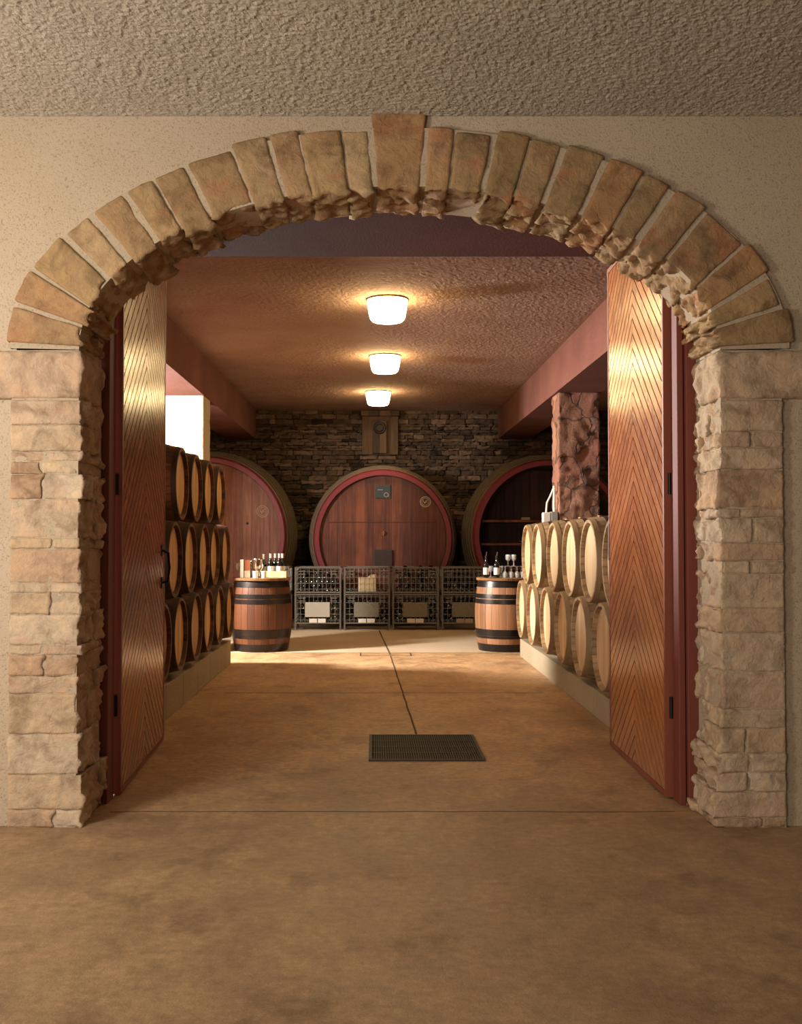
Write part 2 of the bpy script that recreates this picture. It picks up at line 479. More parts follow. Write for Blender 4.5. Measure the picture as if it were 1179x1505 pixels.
mb.box(-1.845, -1.545, 5.645, 5.75, 0, ZS-.02); mb.box(1.80, 2.075, 5.645, 5.75, 0, ZS-.02)
struct('wall_front', mb, M['plaster'], 'rough cream plastered wall around the stone arch')
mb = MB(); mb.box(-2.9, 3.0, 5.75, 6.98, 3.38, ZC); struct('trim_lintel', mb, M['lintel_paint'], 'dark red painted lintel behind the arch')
mb = MB()
WY0, WY1, WZ0, WZ1 = 11.25, 12.15, 2.52, 3.46
mb.box(-XWL-.2, -XWL, -3, WY0, 0, ZC); mb.box(-XWL-.2, -XWL, WY1, YW, 0, ZC)
mb.box(-XWL-.2, -XWL, WY0, WY1, 0, WZ0); mb.box(-XWL-.2, -XWL, WY0, WY1, WZ1, ZC)
struct('wall_left', mb, M['plaster'], 'plastered left side wall with the cellar window')
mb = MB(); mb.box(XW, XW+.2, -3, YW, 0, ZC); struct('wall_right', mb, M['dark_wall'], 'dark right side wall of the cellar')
mb = MB()
for a in ((WY0,WY0+.05,WZ0,WZ1),(WY1-.05,WY1,WZ0,WZ1),(WY0,WY1,WZ0,WZ0+.05),(WY0,WY1,WZ1-.05,WZ1)):
    mb.box(-XWL-.14, -XWL-.06, a[0], a[1], a[2], a[3])
struct('window_1', mb, M['door_frame'], 'red framed side window letting daylight into the cellar')

# back wall of small split stones (one mesh, each stone modelled)
mb = MB(); random.seed(11)
mb.tint = .2
z = 0
while z < ZC:
    h = random.uniform(.035, .10)
    if z+h > ZC: h = ZC-z+.01
    x = -XW - random.random()*.2
    while x < XW:
        w = random.uniform(.10, .42)
        d = random.uniform(.0, .05)
        if -4.4 < x < 4.6:
            rough_box(mb, (x+.004, YW-.02-d, z+.003), (w-.008, .12, h-.006), .055, .012, .028, 11, tint=random.random(), seed=random.random()*50)
        else: mb.box(x, x+w-.01, YW-.02-d, YW+.1, z, z+h-.01)
        x += w
    z += h
mb.tint = .35
mb.box(-XW-.2, XW+.2, YW+.02, YW+.3, 0, ZC+.2)
struct('wall_back', mb, M['back_stone'], 'dark dry stacked stone wall behind the great casks', tint=True)

# ------------------------------------------------------------------ stone arch
root = empty('stone_arch', (0,0,0)); tag(root, 'arch ring of radial tan stones with a tall keystone framing the cellar entrance', 'arch')
def fmap(t):     # extrados angle -> intrados angle, degrees, left springing = 0
    a = t if t <= 90 else 180-t
    pts = [(0,-.5),(22.3,15.5),(45,41),(64.4,62.8),(90,90)]
    for (p,q),(r_,s) in zip(pts, pts[1:]):
        if a <= r_: v = q+(s-q)*(a-p)/(r_-p); break
    return v if t <= 90 else 180-v
ext = [(12,25),(27,38),(50,86),(94,124),(134,174),(184,217),(222,266),(274,336),(341,389),(396,438),(441,498),(502,541),
       (546,628),(634,668),(673,725),(735,781),(786,827),(837,891),(900,946),(953,986),(997,1039),(1046,1096),(1097,1124),(1128,1146),(1150,1165)]
def ang(px):
    u = max(-1, min(1, (px-588)/577)); return 180-math.degrees(math.acos(u))
random.seed(5)
angs = []
for a, b in ext: angs.append([ang(a), ang(b)])
angs[0] = [1.7, 10.5]; angs[1] = [12, 20]; angs[-1] = [170, 178.3]; angs[-2] = [161.5, 168.6]; angs[-3] = [152.5, 160]
def vous(a0, a1, key=False, seed=0.):
    a0r, a1r = a0, a1
    L = math.radians(a1-a0)*1.5
    Th = .35; D = YB-YF
    m = MB()
    proj = random.uniform(.002, .014)
    lift = random.uniform(-.020, .022); low = random.uniform(-.020, .012)
    def fn(p):
        u = p.x/L; v = p.z/Th; y = YF - proj + p.y
        t = a0r+(a1r-a0r)*u
        ti = math.radians(180-fmap(t)); te = math.radians(180-t)
        pi_ = Vector((CX+AI*math.cos(ti), 0, ZS+BI*math.sin(ti)))
        pe = Vector((CX+AE*math.cos(te), 0, ZS+BE*math.sin(te)))
        if key:
            pe.z = 3.645; pe.x = CX+(u-.5)*.285-.002
            pi_.x = CX+(u-.5)*.215-.005
        dr = (pe-pi_).normalized()
        q = pi_ + (pe-pi_)*v + dr*(lift*max(0, v) + (low*(1-v) if v < 1 else 0))*(0 if key else 1)
        return (q.x, y, q.z)
    def ampf(n):
        if n.z < -.5: return 2.3
        if n.z > .5: return .35
        return .38 if n.y < -.5 else .15
    rough_box(m, (0,0,0), (L, D, Th), .0145, .0125, .018, 9, fn=fn, tint=random.random(), ampf=ampf, seed=seed, strata=1.0)
    return m
for k, (a0, a1) in enumerate(angs):
    g = -.10+.12*math.sin(k*2.3)
    m = vous(a0+g, a1-g, key=(k == 12), seed=k*3.17)
    m.build('keystone' if k == 12 else 'arch_stone', M['arch_stone'], root, smooth='all', tint=True)
# mortar bed between the stones
m = MB(); vs = []; fs = []; n = 90
for i in range(n+1):
    t = 180*i/n; te = math.radians(180-t); ti = math.radians(180-fmap(t))
    pi_ = Vector((CX+(AI+.012)*math.cos(ti), 0, ZS+(BI+.012)*math.sin(ti))); pe = Vector((CX+(AE-.006)*math.cos(te), 0, ZS+(BE-.006)*math.sin(te)))
    vs += [(pi_.x, YF+.004, pi_.z), (pe.x, YF+.004, pe.z), (pi_.x, YB-.02, pi_.z), (pe.x, YB-.02, pe.z)]
for i in range(n):
    a = 4*i; b = a+4
    fs += [(a,b,b+1,a+1),(a+2,a+3,b+3,b+2),(a,a+2,b+2,b),(a+1,b+1,b+3,a+3)]
m.add(vs, fs); m.build('mortar', M['mortar'], root, smooth=True)

# ------------------------------------------------------------------ piers
def pier(name, side, label):
    root = empty(name, ((XL-.17) if side < 0 else (XR+.16), YF+.2, 0)); tag(root, label, 'pier')
    off = root.location.copy()
    m = MB(); z = 0.0
    xo = -1.845 if side < 0 else 2.075            # outer edge
    xi = XL if side < 0 else XR
    zt = 2.155
    hs = []
    while z < zt-.02:
        h = random.choice([.05,.07,.09,.10,.12,.14,.17,.19])*random.uniform(.9,1.1)
        if zt-z-h < .05: h = zt-z
        hs.append((z, h)); z += h
    af = lambda n: (1.9 if n.x*(-side) > .5 else .55 if n.y < -.5 else .3)
    for z, h in hs:
        g = .0015
        base = .05*max(0, 1-z/.4) if side > 0 else .02*max(0, 1-z/.3)
        split = h < .16 and random.random() < .55
        w = abs(xi-xo)
        cut = random.uniform(.35,.7)*w if split else 0
        jut = random.uniform(-.014,.012)
        def blk(a, b, y0, y1):
            x0, x1 = min(a,b), max(a,b)
            hh = h
            y0 += random.uniform(-.006, .004)
            sd = random.random()*60
            rough_box(m, (x0-off.x, y0-off.y, z+g-off.z), (x1-x0, y1-y0, hh-2*g), .0155, min(.009, hh*.2), .016, 10, tint=random.random(), ampf=af, seed=sd, strata=1.6)
        # corner stone wraps front and jamb, jamb continued by a second stone
        ycut = YF+random.uniform(.16,.34)
        xin = xi + side*(-jut) - side*base
        if split:
            blk(xo, xo-side*cut+side*0, YF, YF+.2)
            blk(xo-side*(cut+.008), xin, YF, ycut)
        else: blk(xo, xin, YF, ycut)
        if random.random() < .5 and h > .1:
            zz, hh0 = z, h
            blk(xi+side*.16, xi-side*random.uniform(-.02,.012)-side*base, ycut+.008, YB)
        else: blk(xi+side*.16, xi-side*random.uniform(-.02,.012)-side*base, ycut+.008, YB)
    # long block under the springing
    xe = -2.35 if side < 0 else 2.5
    rough_box(m, (min(xe, xi)-off.x, YF-off.y-.008, zt+.008), (abs(xe-xi), YB-YF-.01, 2.412-zt-.012), .018, .02, .016, 8, tint=.95 if side < 0 else .45, ampf=af, seed=9.1*side)
    m.build('stonework', M['pier_stone'], root, smooth='all', tint=True)
    c = MB(); a, b = sorted((xo-side*.002, xi+side*.012))
    c.box(a-off.x, b-off.x, YF+.006-off.y, YB-.012-off.y, 0, 2.41)
    c.build('mortar', M['mortar'], root)
random.seed(21)
pier('stone_pier', -1, 'pale stacked stone pier carrying the left foot of the arch')
pier('stone_pier', 1, 'tan stacked stone pier carrying the right foot of the arch')

# ------------------------------------------------------------------ door leaves
def clip(poly, a, b, c):
    """keep a*u+b*v+c >= 0"""
    out = []
    for i in range(len(poly)):
        p, q = poly[i], poly[(i+1) % len(poly)]
        dp = a*p[0]+b*p[1]+c; dq = a*q[0]+b*q[1]+c
        if dp >= 0: out.append(p)
        if (dp >= 0) != (dq >= 0):
            s = dp/(dp-dq); out.append((p[0]+s*(q[0]-p[0]), p[1]+s*(q[1]-p[1])))
    return out
def door(n, hinge, tip, side, label):
    """leaf local frame: u along leaf from the hinge, w = into the opening (visible face)"""
    root = empty('door_%d' % n, (hinge[0], hinge[1], 0)); tag(root, label, 'door', kind='structure')
    d = Vector((tip[0]-hinge[0], tip[1]-hinge[1], 0)); W = d.length; d.normalize()
    inn = Vector((-side*1.0, 0, 0)); inn = (inn - d*inn.dot(d)).normalized()
    def P(u, v, w):
        q = d*u + inn*w; return (q.x, q.y, v)
    HT = 3.35; z0 = .012
    m = MB(); T = .05
    m.prism([(0,z0),(W,z0),(W,HT),(0,HT)], P, -T, -.012); m.build('leaf', M['door_edge'], root)
    m = MB(); m.prism([(.02,z0+.02),(W-.02,z0+.02),(W-.02,HT-.02),(.02,HT-.02)], P, -.0119, -.007); m.build('groove_backing', M['groove'], root)
    m = MB()
    for a in ((0,.028,z0,HT),(W-.028,W,z0,HT),(.028,W-.028,z0,z0+.03),(.028,W-.028,HT-.03,HT)):
        m.prism([(a[0],a[2]),(a[1],a[2]),(a[1],a[3]),(a[0],a[3])], P, -.012, .002)
    m.build('edge_strip', M['door_edge'], root)
    m = MB(); mid = W/2; pitch = .094; gap = .014; sl = .86
    for half in (0, 1):
        u0, u1 = (.031, mid-.0015) if half == 0 else (mid+.0015, W-.031)
        rect = [(u0,z0+.033),(u1,z0+.033),(u1,HT-.033),(u0,HT-.033)]
        k = -1
        while -1+k*pitch < HT+1:
            # board rises towards the middle: v = c + sl*u (half 0) or c - sl*u (half 1), measured from the mid line
            c0 = -1+k*pitch
            s = sl if half == 0 else -sl
            p = clip(rect, -s, 1, s*mid-c0)
            p = clip(p, s, -1, -s*mid+c0+pitch-gap) if p else p
            if len(p) >= 3:
                m.tint = random.random(); m.prism(p, P, -.0075, 0)
            k += 1
    m.build('plank_panel', M['door'], root, tint=True)
    return root, P, W
random.seed(8)
dl, PL, WL = door(1, (-1.432, 5.83), (-1.512, 7.42), -1, 'open left leaf of chevron boarded varnished wooden door')
dr, PR, WR = door(2, (1.628, 5.76), (1.650, 7.22), 1, 'open right leaf of chevron boarded varnished wooden door')
m = MB()
m.tube([PL(WL-.13,1.14,.0),PL(WL-.13,1.15,.045),PL(WL-.13,1.25,.055),PL(WL-.13,1.35,.045),PL(WL-.13,1.37,.0)], .010)
m.build('door_handle', M['iron'], dl, smooth=True); hd = bpy.data.objects['door_handle']; m = MB()
m.prism([(WL-.16,1.10),(WL-.10,1.10),(WL-.10,1.18),(WL-.16,1.18)], PL, 0, .006)
m.prism([(WL-.16,1.33),(WL-.10,1.33),(WL-.10,1.41),(WL-.16,1.41)], PL, 0, .006)
m.build('mounting_plate', M['iron'], hd, smooth=True)
m = MB()
for zz in (.45, 1.7, 2.9): m.rod(PL(-.004,zz,-.03)[:2]+(zz,), PL(-.004,zz,-.03)[:2]+(zz+.12,), .011, 10)
m.build('hinge', M['iron'], dl, smooth=True)
m = MB()
for zz in (.45, 1.7, 2.9): m.rod(PR(-.004,zz,-.03)[:2]+(zz,), PR(-.004,zz,-.03)[:2]+(zz+.12,), .011, 10)
m.build('hinge', M['iron'], dr, smooth=True)
m = MB()
m.prism([(WR-.02,1.30),(WR+.004,1.30),(WR+.004,1.55),(WR-.02,1.55)], PR, .002, .006)
m.build('lock_plate', M['steel_hoop'], dr)
m = MB(); m.bbox(-1.525,-1.462,5.66,5.80,0,3.38,.004); struct('trim_door_frame_left', m, M['door_frame'], 'red brown door frame post beside the left pier')
m = MB(); m.bbox(1.665,1.70,5.63,5.75,0,3.38,.004); m.bbox(1.705,1.765,5.60,5.78,0,3.38,.004); struct('trim_door_frame_right', m, M['door_frame'], 'red brown door frame post beside the right pier')

# ------------------------------------------------------------------ drain grate
root = empty('drain_grate', (.347, 7.17, 0)); tag(root, 'dark rectangular iron drain grate set in the concrete floor', 'drain grate')
gw, gd = .383, .43
m = MB(); m.box(-gw,gw,-gd,gd,.0005,.002); m.build('drain_pit', M['pit'], root)
m = MB()
for a in ((-gw,gw,-gd,-gd+.022),(-gw,gw,gd-.022,gd),(-gw,-gw+.022,-gd+.022,gd-.022),(gw-.022,gw,-gd+.022,gd-.022)): m.box(*a, .0, .012)
m.build('frame', M['grate'], root)
m = MB(); k = -gw+.034
while k < gw-.03:
    m.box(k, k+.007, -gd+.022, gd-.022, .002, .010); k += .0155
for yy in (-.2, 0, .2): m.box(-gw+.022, gw-.022, yy-.006, yy+.006, .002, .0095)
m.build('grate_bars', M['grate'], root)

# ------------------------------------------------------------------ beams and pillars
def beam(x0, x1, label):
    m = MB(); m.box(x0, x1, 6.98, YW-.01, 3.28, ZC)
    o = m.build('ceiling_beam', M['red_paint']); tag(o, label, 'beam')
beam(-2.72, -2.17, 'dark red stucco ceiling beam over the left barrel stack')
beam(2.27, 2.85, 'reddish stucco ceiling beam over the right barrel stack')
def pillar(x0, x1, y0, y1, label, mat, seed, rg):
    m = MB()
    rough_box(m, (x0,y0,0), (x1-x0,y1-y0,3.28), .03, .012, rg, 7, ampf=lambda n: .0 if abs(n.z) > .5 else .8, seed=seed)
    o = m.build('stone_pillar', mat, smooth='all'); tag(o, label, 'pillar')
pillar(-2.68, -2.17, 13.05, 13.55, 'square stone pillar brightly lit behind the left barrel stack', M['mortar'], 3., .01)
pillar(2.30, 2.81, 12.77, 13.25, 'square pillar of reddish irregular stone behind the right barrel stack', M['pillar_stone'], 8., .03)
# electric box on the pillar
root = empty('electric_box', (2.30, 12.9, 1.45)); tag(root, 'grey electric socket box with cable fixed on the reddish stone pillar', 'electric box')
m = MB(); m.bbox(-.10,-.01,-.13,.0,.08,.34,.01); m.build('housing', M['grey_box'], root)
m = MB(); m.bbox(-.20,-.10,-.13,-.03,.20,.33,.012); m.build('socket', M['white'], root)
m = MB(); m.tube([(-.15,-.07,.33),(-.14,-.07,.45),(-.09,-.07,.55),(-.05,-.07,.65)], .012); m.rod((-.05,-.07,.34),(-.05,-.07,.66),.016,8); m.build('cable', M['white'], root, smooth=True)

# ------------------------------------------------------------------ kerbs
m = MB(); y = 7.52
while y < 11.95:
    m.bbox(-2.55,-1.665,y,y+.735,0,.28,.008); y += .742
o = m.build('kerb_plinth', M['kerb']); tag(o, 'low concrete block plinth under the left barrel stack', 'plinth')
m = MB(); y = 7.55
while y < 12.7:
    m.bbox(1.80,2.66,y,y+.855,0,.22,.008); y += .862
o = m.build('kerb_plinth', M['kerb']); tag(o, 'low concrete block plinth under the right barrel stack', 'plinth')

# ------------------------------------------------------------------ barrels
def barrel(name, rb, rh, L, m_st, m_head, m_hoop, end_hoop=None, seg=40, upright=False, hoops=None):
    """axis along local z, centred on the origin"""
    root = empty(name)
    hl = L/2
    def rad(z): return rb-(rb-rh)*(abs(z)/hl)**2
    m = MB(); prof = []
    rec = .035
    n = 14
    outer = [(rad(-hl+L*i/n), -hl+L*i/n) for i in range(n+1)]
    prof = [(rh-.028, -hl+rec+.01), (rh-.022, -hl)] + outer[0:] + [(rh-.022, hl), (rh-.028, hl-rec-.01)]
    m.lathe(prof, seg, closed=False); m.build('staves', m_st, root, smooth=True)
    for s in (-1, 1):
        m = MB(); rr = rh-.026; zz = s*(hl-rec)
        m.lathe([(0,zz-s*.02),(rr,zz-s*.02),(rr,zz),(0,zz)] if s > 0 else [(0,zz),(rr,zz),(rr,zz+.02),(0,zz+.02)], seg)
        m.build('head', m_head, root, smooth=True)
    hoops = hoops or [(s*f, w) for f, w in ((.955,.042),(.72,.036),(.40,.036)) for s in (-1, 1)]
    for f, w in hoops:
        if 1:
            z0 = hl*f; a, b = z0-w/2, z0+w/2
            m = MB(); e = .0035
            m.lathe([(rad(a)-.002,a),(rad(a)+e,a),(rad(z0)+e,z0),(rad(b)+e,b),(rad(b)-.002,b)], seg)
            m.build('hoop', (end_hoop or m_hoop) if abs(f) > .9 else m_hoop, root, smooth=True)
    if not upright:
        m = MB(); m.rod((rb-.01,0,0),(rb+.018,0,0),.024,12); m.build('bung', M['bung'], root, smooth=True)
    return root
LB = .95
ordn = ['first','second','third','fourth','fifth','sixth']
def rack(proto, n, ys, x, z, rot, name):
    for k, y in enumerate(ys):
        o = proto if proto.get('placed') is None else copy_tree(proto)
        if proto.get('placed') is None: proto['placed'] = 1
        o.location = (x, y+(0 if k else 0), z); o.rotation_euler = rot
        tag(o, name(k, len(ys)), 'barrel', None)
        yield o
pl = barrel('wine_barrel', .365, .303, LB, M['stave_dark'], M['oak_head'], M['rust_hoop'], M['rust_hoop'])
prr = barrel('wine_barrel', .392, .335, LB, M['stave_pale'], M['oak_head_pale'], M['rust_hoop'], M['bent_wood'])
def nm(side, row):
    def f(k, n):
        pos = 'nearest the door' if k == 0 else ('farthest from the door' if k == n-1 else '%s from the door' % ordn[k])
        tone = 'dark oak barrel' if side == 'left' else 'pale oak barrel'
        return '%s in the %s row of the %s stack, %s' % (tone, row, side, pos)
    return f
rotL = (0, R(-90), R(180)); rotR = (0, R(-90), 0)
jit = random.Random(4)
seen = []
def do(proto, side, row, ys, x, z, rot, grp):
    for k, y in enumerate(ys):
        if proto not in seen: o = proto; seen.append(proto)
        else: o = copy_tree(proto)
        o.location = (x+jit.uniform(-.012,.012), y, z); o.rotation_euler = (rot[0], rot[1], rot[2])
        tag(o, nm(side, row)(k, len(ys)), 'barrel', grp)
GL = 'barrels stacked on the left plinth'; GR = 'barrels stacked on the right plinth'
sp = .7325
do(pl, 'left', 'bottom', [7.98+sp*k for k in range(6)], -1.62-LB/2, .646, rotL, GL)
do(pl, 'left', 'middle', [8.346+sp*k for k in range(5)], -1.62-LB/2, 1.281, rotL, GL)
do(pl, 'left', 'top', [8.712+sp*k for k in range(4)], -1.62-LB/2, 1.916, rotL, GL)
sp = .858
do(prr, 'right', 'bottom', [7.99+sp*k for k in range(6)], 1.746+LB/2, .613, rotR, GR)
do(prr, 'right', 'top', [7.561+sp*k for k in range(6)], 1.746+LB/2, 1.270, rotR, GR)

# standing barrels used as tables
def table_barrel(x, y, ms, label, spin):
    b = barrel('barrel_table', .398, .345, .93, ms, M['timber'], M['black_hoop'], M['black_hoop'], 48, True, [(.87,.085),(.53,.055),(.385,.058),(-.47,.085),(-.60,.03),(-.89,.095)])
    b.location = (x, y, .465); b.rotation_euler = (0,0,spin)
    for c in list(b.children):
        if c.name.startswith('head') : pass
    m = MB(); m.lathe([(0,.445),(.372,.445),(.378,.45),(.378,.475),(.372,.48),(0,.48)], 48)
    o = m.build('table_top', M['timber'], b, smooth=True)
    tag(b, label, 'barrel')
    return b
BLx, BLy = -1.476, 13.5; BRx, BRy = 1.72, 13.5
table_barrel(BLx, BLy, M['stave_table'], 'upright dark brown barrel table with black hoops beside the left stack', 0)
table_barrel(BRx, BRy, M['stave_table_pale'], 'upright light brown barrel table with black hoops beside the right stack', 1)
ZT = .946

# ------------------------------------------------------------------ great casks
def cask(x, y, z, rf, rb, L, headm, label, open_=False):
    root = empty('great_cask', (x, y+L/2, z), (R(90),0,0)); tag(root, label, 'cask')
    hl = L/2
    def rad(q): return rb-(rb-rf)*(abs(q)/hl)**2
    m = MB(); n = 16
    outer = [(rad(-hl+L*i/n), -hl+L*i/n) for i in range(n+1)]
    m.lathe([(0,-hl+.03),(rf-.12,-hl+.03),(rf-.1,-hl)] + outer + ([(rf-.09,hl-.01),(rf-.1,hl-.14)] if not open_ else [(rf-.09,hl-.01),(rf-.1,-hl+.3)]), 96)
    m.build('staves', M['cask_stave'], root, smooth=True)
    m = MB(); a = hl-.005
    m.lathe([(rf-.088,hl-.12),(rf-.085,hl+.012),(rf-.012,hl+.014),(rf+.004,hl-.01),(rad(hl-.06)+.003,hl-.06),(rf-.02,hl-.08)], 96)
    m.build('rim', M['cask_ring'], root, smooth=True)
    m = MB(); zz = (hl-.07) if not open_ else (-hl+.36)
    m.lathe([(0,zz-.04),(rf-.092,zz-.04),(rf-.092,zz),(0,zz)], 96)
    m.build('head', headm, root, smooth=True)
    for f in (.86,.70,.54,.38,.22,.04,-.14,-.4,-.7,-.9):
        c = f*hl; w = .060; m = MB(); e = .012
        m.lathe([(rad(c-w/2)-.004,c-w/2),(rad(c-w/2)+e,c-w/2),(rad(c)+e,c),(rad(c+w/2)+e,c+w/2),(rad(c+w/2)-.004,c+w/2)], 96)
        m.build('hoop', M['cask_hoop'], root, smooth=True)
    # cradle
    m = MB()
    for q in (-hl*.6, hl*.6):
        w = .62; rr = rad(q)
        pts = [(-w,-z),(w,-z)] + [(w-2*w*i/12, -math.sqrt(rr*rr-(w-2*w*i/12)**2)) for i in range(13)]
        m.prism(pts, lambda u,v,d: (u,v,d), q-.06, q+.06)
    m.build('cradle', M['dark_wood'], root)
    return root, hl
YC = 17.12
c1, hl = cask(-2.80, YC, 1.50, 1.315, 1.45, 1.52, M['cask_head_pale'], 'great oak cask with red rim and grey banded side behind the left pillar')
c2, hl = cask(.147, YC-.02, 1.45, 1.148, 1.262, 1.52, M['cask_head'], 'great round oak cask with red rim in the centre of the back wall')
c3, hl = cask(2.93, YC, 1.50, 1.265, 1.395, 1.52, M['cask_inside'], 'great open fronted cask fitted with shelves behind the right pillar', True)
def ring_mesh(m, cx, cy, r, w, z, seg=28):
    vs = []; fs = []
    for i in range(seg):
        a = 2*PI*i/seg
        for rr in (r-w/2, r+w/2):
            for zz in (z, z+.003): vs.append((cx+rr*math.cos(a), cy+rr*math.sin(a), zz))
    for i in range(seg):
        a = 4*i; b = 4*((i+1) % seg)
        fs += [(a+1,b+1,b+3,a+3)[::-1],(a,b,b+1,a+1),(a+2,a+3,b+3,b+2),(a,a+2,b+2,b)]
    m.add(vs, fs)
def lines_mesh(m, pts, w, z):
    for (x0,y0),(x1,y1) in zip(pts, pts[1:]):
        d = Vector((x1-x0,y1-y0)); n = Vector((-d.y,d.x)).normalized()*w/2
        p = [(x0+n.x,y0+n.y),(x1+n.x,y1+n.y),(x1-n.x,y1-n.y),(x0-n.x,y0-n.y)]
        m.prism(p, lambda u,v,dd: (u,v,dd), z, z+.003)
def emblem(root, cx, cy, r, z):
    m = MB(); ring_mesh(m, cx, cy, r, .012, z); ring_mesh(m, cx, cy, r*.72, .007, z)
    lines_mesh(m, [(cx-r*.45,cy+r*.3),(cx-r*.1,cy-r*.35),(cx+r*.1,cy+r*.15),(cx+r*.45,cy+r*.35)], .010, z)
    lines_mesh(m, [(cx-r*.35,cy-r*.1),(cx+r*.4,cy-r*.05)], .009, z)
    m.build('chalk_emblem', M['chalk'], root)
hz = hl-.07
emblem(c2, .71, .62, .085, hz)
emblem(c1, .93, .41, .095, hz)
m = MB(); m.bbox(-.13,.13,.68,.90,hz,hz+.02,.006); lines_mesh(m, [(-.09,.84),(.09,.84)], .008, hz+.02); sg = m.build('slate_sign', M['slate'], c2)
m = MB(); ring_mesh(m, .055, .735, .035, .008, hz+.021); lines_mesh(m, [(-.09,.82),(.0,.82)], .008, hz+.021); m.build('chalk_mark', M['chalk'], sg)
m = MB(); m.bbox(-.16,.16,-.48,-.18,hz,hz+.05,.012); m.build('hatch', M['dark_wood'], c2)
m = MB(); m.bbox(-.9,.9,.27,.285,hz,hz+.004,.001); m.build('cross_seam', M['dark_wood'], c2)
m = MB(); m.rod((.01,.10,hz),(.01,.10,hz+.05),.022,12); m.rod((.01,.06,hz+.035),(.01,.13,hz+.035),.010,8); m.build('tap', M['brass'], c2, smooth=True)
m = MB(); m.rod((.68,.21,hz),(.68,.21,hz+.012),.022,12); m.build('tasting_bung', M['dark_wood'], c1, smooth=True)
# shelves in the open cask
rin = 1.265-.105
for v in (.25, -.14, -.55):
    w = math.sqrt(rin*rin-v*v)-.02; m = MB(); m.bbox(-w, w, v-.02, v+.02, -hl+.37, hl-.16, .004); m.build('shelf', M['cask_head'], c3)
def at_c3(u, v, q):  # local cask point to world
    return (2.93+u, YC+.76-q, 1.50+v)
root = empty('tmp', (0,0,0)); m = MB(); m.bbox(-.075,.075,-.01,.01,0,.045,.003)
p = at_c3(-.36,.271,hl-.3)
o = m.build('price_card', M['tag_dim']); o.location = p; tag(o, 'small white card standing on the upper shelf of the open cask', 'card')
bpy.data.objects.remove(root)
m = MB(); m.lathe([(0,0),(.07,0),(.16,.03),(.165,.035),(.155,.034),(.07,.012),(0,.012)], 28); o = m.build('serving_plate', M['white'], smooth=True); o.location = at_c3(-.31,-.119,hl-.35); tag(o, 'white plate lying on the lower shelf of the open cask', 'plate')

# ------------------------------------------------------------------ boss on the back wall
root = empty('wall_boss', (.10, YW-.1, 2.98)); tag(root, 'square wooden panel with a round boss fixed high on the back wall', 'wall panel')
M['old_wood'] = m_planks('old_wood', '3c2c1e', '6a5138', .2, 14, .8, axis=0)
m = MB(); m.bbox(-.32,.34,-.04,.06,-.0,.80,.01); m.build('panel', M['old_wood'], root)
m = MB(); m.bbox(-.13,.13,-.12,-.04,.02,.62,.015); po = m.build('post', M['old_wood'], root)
m = MB(); m.lathe([(0,.05),(.06,.05),(.075,.03),(.10,.035),(.115,.0)], 28, Matrix.Translation((0,-.12,.48)) @ Matrix.Rotation(R(90),4,'X')); m.build('round_boss', M['dark_wood'], po, smooth=True)
m = MB(); m.bbox(-.34,.36,-.13,.05,.70,.80,.01); m.build('cap_rail', M['old_wood'], root)

# ------------------------------------------------------------------ ceiling lamps
def lamp(x, y, label, s=1):
    root = empty('ceiling_lamp', (x, y, ZC)); tag(root, label, 'ceiling lamp', 'ceiling lamps in the cellar')
    m = MB(); m.lathe([(0,0),(.19,0),(.205,-.012),(.205,-.022),(.0,-.024)][::-1], 40); m.build('base', M['brass'], root, smooth=True)
    m = MB(); m.lathe([(.198,-.022),(.196,-.05),(.178,-.16),(.168,-.20),(.145,-.222),(.08,-.232),(0,-.234)][::-1], 40); m.build('lamp_shade', M['lamp'], root, smooth=True)
lamp(.13, 10.0, 'glowing white glass ceiling lamp nearest the arch')
lamp(.14, 13.1, 'glowing white glass ceiling lamp, middle of the three')
lamp(.065, 16.3, 'glowing white glass ceiling lamp nearest the back wall')

# ------------------------------------------------------------------ bottles
def bottle(name, glassm, label_m=None, foil_m=None, seg=20, pourer=False, h=.30):
    root = empty(name); k = h/.30
    m = MB(); m.lathe([(0,.012),(.028,.0),(.036,.004),(.0375,.02),(.0375,.175*k),(.034,.195*k),(.020,.215*k),(.0145,.228*k),(.0145,.292*k),(.0165,.293*k),(.0165,h),(0,h)], seg)
    m.build('glass_body', glassm, root, smooth=True)
    if label_m: m = MB(); m.lathe([(.0380,.04),(.0385,.045),(.0385,.135*k),(.0380,.14*k)], seg); m.build('paper_label', label_m, root, smooth=True)
    if foil_m: m = MB(); m.lathe([(.0155,.245*k),(.0158,.29*k),(.018,.291*k),(.018,h+.002),(0,h+.003)], seg); m.build('foil_cap', foil_m, root, smooth=True)
    if pourer: m = MB(); m.rod((0,0,h),(.008,0,h+.055),.008,8); m.build('pourer', M['steel'], root, smooth=True)
    return root
def glassware(name='wine_glass', s=1.0):
    m = MB(); m.lathe([(0,0),(.034,0),(.034,.003),(.005,.007),(.004,.075),(.012,.085),(.030,.10),(.038,.125),(.037,.155),(.032,.185),(.0305,.185),(.0355,.155),(.0365,.125),(.028,.103),(0,.088)], 20)
    if s != 1: m.v = [(a*s,b*s,c*s) for a,b,c in m.v]
    return m.build(name, M['glass'], smooth=True)
